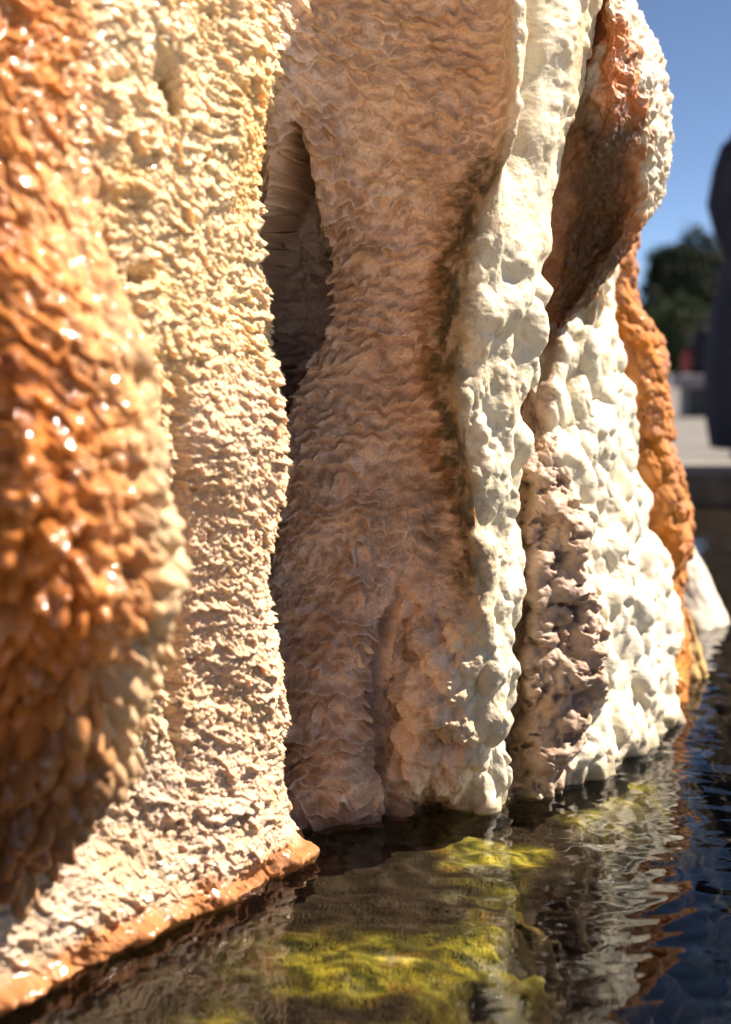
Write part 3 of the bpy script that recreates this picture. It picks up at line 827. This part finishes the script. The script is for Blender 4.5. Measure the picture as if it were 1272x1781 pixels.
# ---- smaller mounds behind ------------------------------------------------------------
def lump(name, cx, cy, rx, ry, h, col, seed, mat, label, cat, lean=0.0, amp=.012, pw=1.0, z0=-.25):
    th = np.linspace(0, 2*np.pi, 140); v = np.linspace(0, 1, 110)
    A, V = np.meshgrid(th, v)
    Z = z0 + (h - z0) * V
    R = np.clip(1 - V, 0, 1) ** pw
    X = rx*R*np.cos(A); Y = ry*R*np.sin(A)
    d = amp*(fbm(cx + X*14, cy + Y*14, Z*14, 4, seed) + .8*domes(A*rx, Z, .03, seed + 3)[0]) * sm(0, .05, R)
    X = X + d*np.cos(A) + lean*(Z - z0); Y = Y + d*np.sin(A)
    G = np.stack([X, Y, Z], -1)
    c = vary(Z.shape, col, G + np.array([cx, cy, 0]), seed + 7, 12, .15, .06)
    F = grid_faces(*Z.shape)[:, ::-1]
    o = mesh_from_arrays(name, G, F, mat, c, 0*Z + .1)
    o.location = (cx, cy, 0)
    return tag(o, label, cat)
def W(px, py, D):
    return Vector(P(px, py, D).tolist())
w = W(1205, 1092, float(DW(1092)))
lump('pale_mound', w.x, w.y + .09, .13, .14, .19, C(.70, .62, .50), 400, M_white, 'smooth pale white mineral mound low in the water behind orange column', 'rock', lean=-.03, amp=.006, pw=.75, z0=-.1)
w = W(1205, 1182, float(DW(1182)))
lump('ochre_mound', w.x - .01, w.y + .04, .065, .06, .12, C(.55, .36, .13), 420, M_orange, 'small ochre mound at the waterline beside the orange column foot', 'rock', amp=.012, pw=.6, z0=-.15)

# ------------------------------------------------------------------ pool
POOL_X0, POOL_X1, POOL_Y0, POOL_Y1 = -1.9, 1.85, 0.68, 5.62  # near and side edges pulled in so the deck bounces more sun
RIM_Z, PAVE_Z = 0.16, 0.125

def axis(fine0, fine1, step, lo, hi, grow=1.12):
    a = list(np.arange(fine0, fine1 + 1e-6, step))
    st = step
    while a[-1] < hi: st *= grow; a.append(min(hi, a[-1] + st))
    st = step; b = []
    p = fine0
    while p > lo: st *= grow; p = max(lo, p - st); b.append(p)
    return np.array(b[::-1] + a)

def water():
    X = axis(-.75, 1.25, .005, POOL_X0 - .02, POOL_X1 + .02)
    yl = [POOL_Y0 - .01]
    while yl[-1] < POOL_Y1: yl.append(min(POOL_Y1, yl[-1] + .0032*yl[-1]**1.25))
    Y = np.array(yl)
    GX, GY = np.meshgrid(X, Y)
    r = np.hypot(GX - .55, GY - 2.2)
    act = .6 + 1.2*sm(1.0, .25, r) + .25*sm(2.2, 4, GY)
    qx = GX + .05*perlin(GX*4, GY*4, 0*GX, 500); qy = GY + .05*perlin(GX*4, GY*4, 3+0*GX, 501)
    Z = (.0017*perlin(qx*7, qy*12, 0*GX, 502) + .0010*perlin(qx*17, qy*32, 0*GX+5, 503)
         + act*(.00042*perlin(qx*36, qy*58, 0*GX+9, 504) + .00016*perlin(GX*80, GY*120, 0*GX+2, 505)))
    ring = np.hypot(GX - .16, GY - 1.62)
    Z = Z + .0005*np.sin(ring*150 + 2*perlin(GX*6, GY*6, 0*GX, 506))*np.exp(-ring*5)
    fade = sm(.012, .03, 1 + 0*GX)
    G = np.stack([GX, GY, Z*fade], -1)
    m, N, L, b = new_mat('pool_water')
    N.remove(b)
    out = N['Material Output']
    fr = N.new('ShaderNodeFresnel'); fr.inputs['IOR'].default_value = 1.33
    tr = N.new('ShaderNodeBsdfRefraction'); tr.inputs['IOR'].default_value = 1.33; tr.inputs['Roughness'].default_value = 0.0; tr.inputs[0].default_value = (.93, .93, .86, 1)
    gl = N.new('ShaderNodeBsdfGlossy'); gl.inputs['Roughness'].default_value = .015
    mx = N.new('ShaderNodeMixShader')
    L.new(fr.outputs[0], mx.inputs[0]); L.new(tr.outputs[0], mx.inputs[1]); L.new(gl.outputs[0], mx.inputs[2])
    L.new(mx.outputs[0], out.inputs['Surface'])
    F = grid_faces(len(Y), len(X))[:, ::-1]
    o = mesh_from_arrays('water', G, F, m)
    o.cycles.is_caustics_caster = True
    tag(o, 'rippled dark clear spring water reflecting the rock', 'water', kind='structure')
water()

def pool_floor():
    X = axis(-.8, 1.0, .008, POOL_X0, POOL_X1, 1.15); Y = axis(POOL_Y0, 2.6, .008, POOL_Y0, POOL_Y1, 1.15)
    GX, GY = np.meshgrid(X, Y)
    n = fbm(GX*5, GY*5, 0*GX, 4, 520); m = fbm(GX*22, GY*22, 0*GX, 4, 521)
    Z0 = -.11 + .02*n
    # deeper to the right of the lit shelf
    deep = sm(.06, .24, GX - .33*(GY - 1.2) + .11*n + .04*m + .02 - .14*(GY - 1.25))
    Z = Z0 - .55*deep + .012*m + .010*domes(GX, GY, .05, 523)[0]
    G = np.stack([GX, GY, Z], -1)
    c = vary(GX.shape, C(.032, .021, .012), G, 524, 9, .4, .1)
    alg = sm(-.1, .35, fbm(GX*7, GY*7, 0*GX, 3, 525) + .15)
    # strands of yellow-green algae combed by the current
    st = fbm(GX*34 + 2*m, GY*20, 0*GX, 3, 526)
    ag = vary(GX.shape, C(.40, .33, .03), G, 527, 30, .6, .25)
    ag = lerp(ag, ag*0 + C(.05, .05, .010), .92*sm(-.25, .15, st))
    ag = lerp(ag, ag*0 + C(.44, .37, .06), .8*sm(.15, .4, fbm(GX*34 + 2*m, GY*22, 0*GX + 7, 4, 529)))
    ag = lerp(ag, ag*0 + C(.25, .12, .025), .7*sm(.1, .4, fbm(GX*18, GY*18, 0*GX + 3, 3, 530)))
    bx = GX - .33*(GY - 1.2)
    shelf = sm(.11, .02, bx + .09*n + .05*m - .14*(GY - 1.25))*sm(-.22, -.10, bx + .05*n)*sm(2.0, 1.85, GY)
    shelf = shelf*(1 - sm(1.36, 1.46, GY + .05*n)*sm(.13, .07, GX + .02*m))  # algae left out: bare dark bed stands in for the rock's shade
    c = lerp(c, ag, alg*shelf)
    pale = sm(.3, .55, fbm(GX*13, GY*13, 0*GX+4, 3, 528)) * shelf
    c = lerp(c, c*0 + C(.48, .42, .28), .7*pale)
    c = lerp(c, c*0 + C(.012, .011, .012), .95*deep)
    mat = rock_material('pool_bed', 200, .3, .9)
    o = mesh_from_arrays('pool_floor', G, grid_faces(len(Y), len(X))[:, ::-1], mat, c, 0*GX)
    o.cycles.is_caustics_receiver = True
    tag(o, 'dark pool bed with yellow green algae on its sunlit shelf', 'pool floor', kind='structure')
pool_floor()

# ------------------------------------------------------------------ surroundings
M_conc = noise_material('pale_concrete', (.15, .135, .12), (.21, .19, .17), 30, .8, .15, .004)
M_wall = noise_material('pool_wall_stone', (.11, .08, .055), (.17, .125, .09), 14, .8, .3, .01)
M_bounce = noise_material('pale_bounce_deck', (.48, .41, .33), (.62, .54, .44), 3, .85, .1, .003)
M_pave = noise_material('paving', (.10, .09, .082), (.15, .135, .125), 3, .85, .1, .003)
M_earth = noise_material('pink_stone', (.13, .10, .095), (.18, .14, .13), 5, .9, .2, .01)

def rim():
    root = tag(empty('pool_rim', (0, POOL_Y1 + .15, 0)), 'low stone pool wall with a pale concrete coping in front of paving', 'pool wall')
    for name, z0, z1, grow, mat in (('wall', -.6, RIM_Z - .045, 0, M_wall), ('coping', RIM_Z - .045, RIM_Z, .015, M_conc)):
        bm = bmesh.new()
        T = .30 + 0
        zc, hz = (z0 + z1)/2, z1 - z0
        yo = POOL_Y1 + .15
        for (x0, x1, y0, y1) in ((POOL_X0 - T, POOL_X1 + T, POOL_Y1, POOL_Y1 + T), (POOL_X0 - T, POOL_X1 + T, POOL_Y0 - T, POOL_Y0),
                                 (POOL_X0 - T, POOL_X0, POOL_Y0, POOL_Y1), (POOL_X1, POOL_X1 + T, POOL_Y0, POOL_Y1)):
            g = grow
            bm_box(bm, ((x0+x1)/2, (y0+y1)/2 - yo, zc), (x1-x0 + 2*g, y1-y0 + 2*g, hz), .008 if grow else 0)
        bm_obj(name, bm, mat, root)
rim()

def ground():
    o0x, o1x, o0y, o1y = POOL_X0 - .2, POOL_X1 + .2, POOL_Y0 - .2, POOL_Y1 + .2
    B = 600
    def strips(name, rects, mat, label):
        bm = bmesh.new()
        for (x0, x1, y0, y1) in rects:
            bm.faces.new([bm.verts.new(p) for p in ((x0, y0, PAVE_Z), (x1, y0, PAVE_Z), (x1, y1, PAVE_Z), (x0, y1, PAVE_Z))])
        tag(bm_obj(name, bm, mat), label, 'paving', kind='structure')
    E = 6.0
    strips('bounce_deck', ((-E, E, -E, o0y), (-E, o0x, o0y, o1y), (o1x, E, o0y, o1y)), M_bounce, 'unseen pale stone deck added round the near sides of the pool to bounce light')  # unseen deck, added and kept pale to bounce sun on to the shaded wall
    strips('ground', ((-B, B, o1y, B), (-B, -E, -E, o1y), (E, B, -E, o1y), (-B, B, -B, -E)), M_pave, 'grey paving beyond the pool running back to the trees')
ground()

def low_wall():
    bm = bmesh.new()
    bm_box(bm, (0, 0, .42), (14, .35, .84), .02)
    root = tag(empty('low_wall', (12.5, 24, PAVE_Z)), 'low pinkish grey stone wall in front of the trees', 'wall')
    bm_obj('wall', bm, M_earth, root)
    bm = bmesh.new(); bm_box(bm, (0, 0, .88), (14.1, .45, .076), .015)
    bm_obj('coping', bm, M_conc, root)
low_wall()

# ---- trees
def leaf_material(name, c1, c2):
    m, N, L, b = new_mat(name)
    g = N.new('ShaderNodeNewGeometry')
    r = N.new('ShaderNodeValToRGB')
    r.color_ramp.elements[0].color = (*c1, 1); r.color_ramp.elements[1].color = (*c2, 1)
    L.new(g.outputs['Random Per Island'], r.inputs[0]); L.new(r.outputs[0], b.inputs['Base Color'])
    b.inputs['Roughness'].default_value = .7
    b.inputs['Specular IOR Level'].default_value = .2
    return m
M_leaf = [leaf_material('dark_needles', (.014, .022, .011), (.034, .048, .020)), leaf_material('leaves', (.02, .035, .010), (.05, .075, .02))]
M_bark = noise_material('bark', (.06, .045, .03), (.12, .09, .06), 12, .9, .5, .03)
def tree(x, y, h, r, seed, kind, label, group):
    rg = np.random.default_rng(seed)
    root = tag(empty('tree', (x, y, PAVE_Z)), label, 'tree', group)
    bm = bmesh.new()
    def limb(a, b, r0, r1):
        a, b = Vector(a), Vector(b); ax = (b - a).normalized()
        s = ax.orthogonal().normalized(); t = ax.cross(s)
        ra = [bm.verts.new(a + r0*(math.cos(q)*s + math.sin(q)*t)) for q in [i*math.pi/4 for i in range(8)]]
        rb = [bm.verts.new(b + r1*(math.cos(q)*s + math.sin(q)*t)) for q in [i*math.pi/4 for i in range(8)]]
        for i in range(8): bm.faces.new((ra[i], ra[(i+1) % 8], rb[(i+1) % 8], rb[i]))
    limb((0, 0, -.1), (0, 0, h*.45), h*.03, h*.022); limb((0, 0, h*.45), (.02*h, 0, h*.93), h*.022, h*.006)
    for k in range(9):
        a = rg.uniform(0, 6.28); z = h*rg.uniform(.25, .8); q = r*rg.uniform(.5, .9)*(1 - .5*z/h)
        limb((0, 0, z), (q*math.cos(a), q*math.sin(a), z + .12*h), h*.010, h*.003)
    bm_obj('trunk', bm, M_bark, root, True)
    nC = 90; cl = []
    while len(cl) < nC:
        a = rg.uniform(0, 6.28); zt = rg.uniform(.10 if kind == 0 else .25, 1.0)
        prof = math.sqrt(max(0, 1 - ((zt - .5)/.52)**2))*.9 if kind == 0 else math.sqrt(max(0, 1 - ((zt - .6)/.42)**2))
        q = r*prof*math.sqrt(rg.uniform(.1, 1))*(0.85 + .3*math.sin(3*a + seed))
        cl.append((q*math.cos(a), q*math.sin(a), zt*h, r*rg.uniform(.12, .26)))
    cl = np.array(cl)
    m = 70
    ctr = np.repeat(cl[:, :3], m, 0) + rg.normal(0, 1, (nC*m, 3))*np.repeat(cl[:, 3], m)[:, None]*np.array([.6, .6, .45])
    u = rg.normal(0, 1, (nC*m, 3)); u /= np.linalg.norm(u, axis=1)[:, None]
    v = np.cross(u, rg.normal(0, 1, (nC*m, 3))); v /= np.linalg.norm(v, axis=1)[:, None]
    L_ = (h*.022*rg.uniform(.7, 1.4, nC*m))[:, None]
    V = np.stack([ctr - u*L_, ctr + v*L_*.4, ctr + u*L_, ctr - v*L_*.4], 1).reshape(-1, 3)
    mesh_from_arrays('crown', V, np.arange(len(V)).reshape(-1, 4), M_leaf[kind], parent=root, smooth=False)
    return root
def tx(px, D): return (px - 636)/FPX*D
TG = 'trees beyond the paving'
tree(tx(1205, 40), 40, 4.2, 1.15, 1, 0, 'tallest dark tree beyond the low wall, behind the orange column', TG)
tree(tx(1152, 42), 42, 3.9, 1.0, 2, 0, 'narrow dark tree partly hidden by the orange column', TG)
tree(tx(1252, 44), 44, 4.0, 1.2, 3, 0, 'dark tree at the right edge beside the person in the coat', TG)
tree(tx(1182, 31), 31, 1.9, .75, 4, 1, 'short bright green bush in front of the dark trees', TG)
tree(tx(1172, 47), 47, 4.1, 1.5, 8, 0, 'wide dark tree at the back of the clump seen over the low wall', TG)
tree(tx(1228, 48), 48, 3.7, 1.6, 9, 0, 'low spreading dark tree behind the clump beside the coat', TG)
tree(tx(1330, 46), 46, 5.2, 1.5, 5, 0, 'broad dark tree beyond the right edge behind the person', TG)
tree(tx(1430, 43), 43, 4.6, 1.2, 6, 1, 'leafy tree far right behind the person', TG)

# ---- bench with a bag
M_dark = noise_material('dark_metal', (.02, .02, .022), (.035, .034, .036), 20, .5, .1, .002)
M_seat = noise_material('grey_seat', (.22, .19, .20), (.30, .26, .27), 12, .7, .1, .003)
M_bag = noise_material('black_fabric', (.012, .012, .014), (.025, .023, .026), 60, .8, .3, .004)
M_red = noise_material('red_fabric', (.30, .05, .04), (.40, .08, .06), 60, .8, .3, .004)
def bench():
    D = 12.3
    x0 = tx(1184, D)
    root = tag(empty('bench', (x0 + .55, D, PAVE_Z)), 'low grey bench with dark legs standing on the paving by the pool', 'bench')
    bm = bmesh.new(); bm_box(bm, (0, 0, .30), (1.2, .42, .11), .015); bm_obj('seat', bm, M_seat, root)
    for sx in (-.42, .42):
        bm = bmesh.new(); bm_box(bm, (sx, 0, .1225), (.22, .36, .245), .01); bm_obj('leg', bm, M_dark, root)
    b = tag(empty('bag', (x0 + .30, D, PAVE_Z + .355)), 'black bag with red side resting on the low bench', 'bag')
    def soft(name, c, size, mat, sub):
        bm = bmesh.new()
        bmesh.ops.create_cube(bm, size=1); bmesh.ops.subdivide_edges(bm, edges=bm.edges[:], cuts=6, use_grid_fill=True)
        for v in bm.verts:
            q = v.co*2; k = (abs(q.x)**4 + abs(q.y)**4 + abs(q.z)**4)**.25
            q = q/k*max(abs(q.x), abs(q.y), abs(q.z)) * .5
            w_ = 1 - .35*(q.z + .5)
            v.co = Vector((c[0] + q.x*size[0]*w_, c[1] + q.y*size[1]*w_, c[2] + q.z*size[2] + .012*math.sin(9*q.x + 5*q.y)))
        return bm_obj(name, bm, mat, sub, True)
    soft('body', (0, 0, .21), (.58, .30, .42), M_bag, b)
    soft('side_pocket', (-.275, -.03, .12), (.09, .20, .20), M_red, b)
    bm = bmesh.new()
    pts = [Vector((.16*math.cos(t), 0, .40 + .11*math.sin(t))) for t in np.linspace(0, math.pi, 12)]
    for a, c_ in zip(pts, pts[1:]):
        m = (a + c_)/2; r = bmesh.ops.create_cube(bm, size=1)
        l = (c_ - a).length
        bmesh.ops.scale(bm, vec=(l*1.15, .03, .02), verts=r['verts'])
        ang = math.atan2((c_ - a).z, (c_ - a).x)
        bmesh.ops.rotate(bm, verts=r['verts'], cent=(0, 0, 0), matrix=__import__('mathutils').Matrix.Rotation(-ang, 3, 'Y'))
        bmesh.ops.translate(bm, vec=m, verts=r['verts'])
    bm_obj('handle', bm, M_bag, b, True)
bench()

# ---- person in a long coat, mostly outside the frame
def person():
    D = 6.35
    x0 = tx(1337, D)
    root = tag(empty('person', (x0, D, PAVE_Z)), 'person in a long dark navy coat standing on the paving at the right edge', 'person')
    skin = noise_material('skin', (.42, .25, .18), (.48, .30, .22), 30, .5, .05, .001)
    coat = noise_material('navy_cloth', (.016, .014, .024), (.030, .027, .042), 25, .85, .3, .006)
    hairm = noise_material('dark_hair', (.02, .014, .01), (.05, .035, .025), 80, .5, .4, .004)
    shoe = noise_material('dark_leather', (.015, .013, .012), (.03, .027, .025), 30, .4, .1, .002)
    # body: one skinned figure
    J = {'pel': (0, 0, .93, .13), 'sp': (0, 0, 1.12, .125), 'ch': (0, -.01, 1.30, .145), 'nk': (0, 0, 1.46, .06), 'hd0': (0, -.01, 1.54, .075), 'hd1': (0, -.02, 1.62, .098), 'hd2': (0, -.015, 1.70, .085), 'nose': (0, -.125, 1.61, .014)}
    E = [('pel', 'sp'), ('sp', 'ch'), ('ch', 'nk'), ('nk', 'hd0'), ('hd0', 'hd1'), ('hd1', 'hd2'), ('hd1', 'nose')]
    for k, sx in (('l', -1), ('r', 1)):
        J.update({k+'h': (sx*.09, 0, .88, .095), k+'k': (sx*.10, -.01, .48, .06), k+'a': (sx*.10, .02, .09, .042), k+'t': (sx*.11, -.15, .035, .035),
                  k+'s': (sx*.17, 0, 1.40, .062), k+'e': (sx*.235, .02, 1.13, .045), k+'w': (sx*.20, -.11, .90, .030), k+'p': (sx*.175, -.13, .83, .032)})
        E += [('pel', k+'h'), (k+'h', k+'k'), (k+'k', k+'a'), (k+'a', k+'t'), ('ch', k+'s'), (k+'s', k+'e'), (k+'e', k+'w'), (k+'w', k+'p')]
        for i, (dy, l) in enumerate(((-.030, .075), (-.010, .085), (.010, .08), (.028, .062))):
            J[f'{k}f{i}0'] = (sx*.165, -.135 + dy, .785, .0095); J[f'{k}f{i}1'] = (sx*.155, -.14 + dy, .785 - l*.55, .0085); J[f'{k}f{i}2'] = (sx*.145, -.14 + dy, .785 - l, .0075)
            E += [(k+'p', f'{k}f{i}0'), (f'{k}f{i}0', f'{k}f{i}1'), (f'{k}f{i}1', f'{k}f{i}2')]
        J[k+'th0'] = (sx*.15, -.155, .83, .011); J[k+'th1'] = (sx*.14, -.17, .79, .0095)
        E += [(k+'p', k+'th0'), (k+'th0', k+'th1')]
    names = list(J); idx = {n_: i for i, n_ in enumerate(names)}
    me = bpy.data.meshes.new('body')
    me.from_pydata([J[n_][:3] for n_ in names], [(idx[a], idx[b]) for a, b in E], [])
    o = bpy.data.objects.new('body', me); COL.objects.link(o); o.parent = root
    md = o.modifiers.new('skin', 'SKIN'); sv = me.skin_vertices[0].data
    for i, n_ in enumerate(names): sv[i].radius = (J[n_][3], J[n_][3]); sv[i].use_root = (n_ == 'pel')
    o.modifiers.new('smooth', 'SUBSURF').render_levels = 2
    me.materials.append(skin)
    # long coat: lofted rings
    def rings(name, spec, mat, nseg=40, fold=0.0, cap=False):
        bm = bmesh.new(); prev = None
        for (z, rx, ry, cx, cy) in spec:
            ring = []
            for i in range(nseg):
                a = 2*math.pi*i/nseg
                f = 1 + fold*max(0, (1.15 - z))*math.sin(7*a + 1.3)*.5 + fold*.4*math.sin(13*a + z*3)
                ring.append(bm.verts.new((cx + rx*f*math.cos(a), cy + ry*f*math.sin(a), z)))
            if prev:
                for i in range(nseg): bm.faces.new((prev[i], prev[(i+1) % nseg], ring[(i+1) % nseg], ring[i]))
            prev = ring
        if cap: bm.faces.new(prev)
        return bm_obj(name, bm, mat, root, True)
    rings('coat', [(.06, .25, .22, 0, 0), (.20, .275, .23, 0, 0), (.42, .285, .23, 0, 0), (.62, .265, .215, 0, 0), (.80, .235, .19, 0, 0), (.95, .205, .165, 0, 0), (1.06, .192, .155, 0, 0), (1.2, .20, .165, 0, 0), (1.32, .208, .165, 0, 0),
                   (1.40, .20, .145, 0, 0), (1.455, .15, .11, 0, 0), (1.49, .08, .085, 0, 0), (1.53, .082, .088, 0, 0)], coat, fold=.08)
    for sx in (-1, 1):
        rings('sleeve', [(.76, .046, .07, sx*.16, -.13), (.87, .050, .06, sx*.19, -.115), (1.0, .056, .06, sx*.222, -.055), (1.13, .064, .068, sx*.232, .015), (1.28, .07, .075, sx*.205, .005), (1.38, .07, .075, sx*.175, 0), (1.44, .04, .045, sx*.14, 0)], coat, fold=.05, cap=True)
        bm = bmesh.new(); bm_box(bm, (sx*.11, -.06, .04), (.095, .27, .08), .03); bm_obj('shoe', bm, shoe, root, True)
        bm = bmesh.new(); r = bmesh.ops.create_uvsphere(bm, u_segments=16, v_segments=10, radius=.013); bmesh.ops.translate(bm, vec=(sx*.034, -.105, 1.635), verts=r['verts']); bm_obj('eye', bm, shoe, root, True)
        bm = bmesh.new(); r = bmesh.ops.create_uvsphere(bm, u_segments=16, v_segments=10, radius=1); bmesh.ops.scale(bm, vec=(.012, .022, .034), verts=r['verts']); bmesh.ops.translate(bm, vec=(sx*.1, .0, 1.62), verts=r['verts']); bm_obj('ear', bm, skin, root, True)
    bm = bmesh.new(); r = bmesh.ops.create_uvsphere(bm, u_segments=16, v_segments=8, radius=1); bmesh.ops.scale(bm, vec=(.026, .008, .007), verts=r['verts']); bmesh.ops.translate(bm, vec=(0, -.108, 1.565), verts=r['verts']); bm_obj('mouth', bm, noise_material('lips', (.35, .14, .11), (.40, .17, .13), 40), root, True)
    bm = bmesh.new(); r = bmesh.ops.create_uvsphere(bm, u_segments=32, v_segments=20, radius=1)
    bmesh.ops.scale(bm, vec=(.112, .115, .125), verts=r['verts']); bmesh.ops.translate(bm, vec=(0, .015, 1.67), verts=r['verts'])
    bmesh.ops.delete(bm, geom=[v for v in bm.verts if v.co.y < -.055 and v.co.z < 1.70 or v.co.z < 1.585], context='VERTS')
    bm_obj('hair', bm, hairm, root, True)
person()
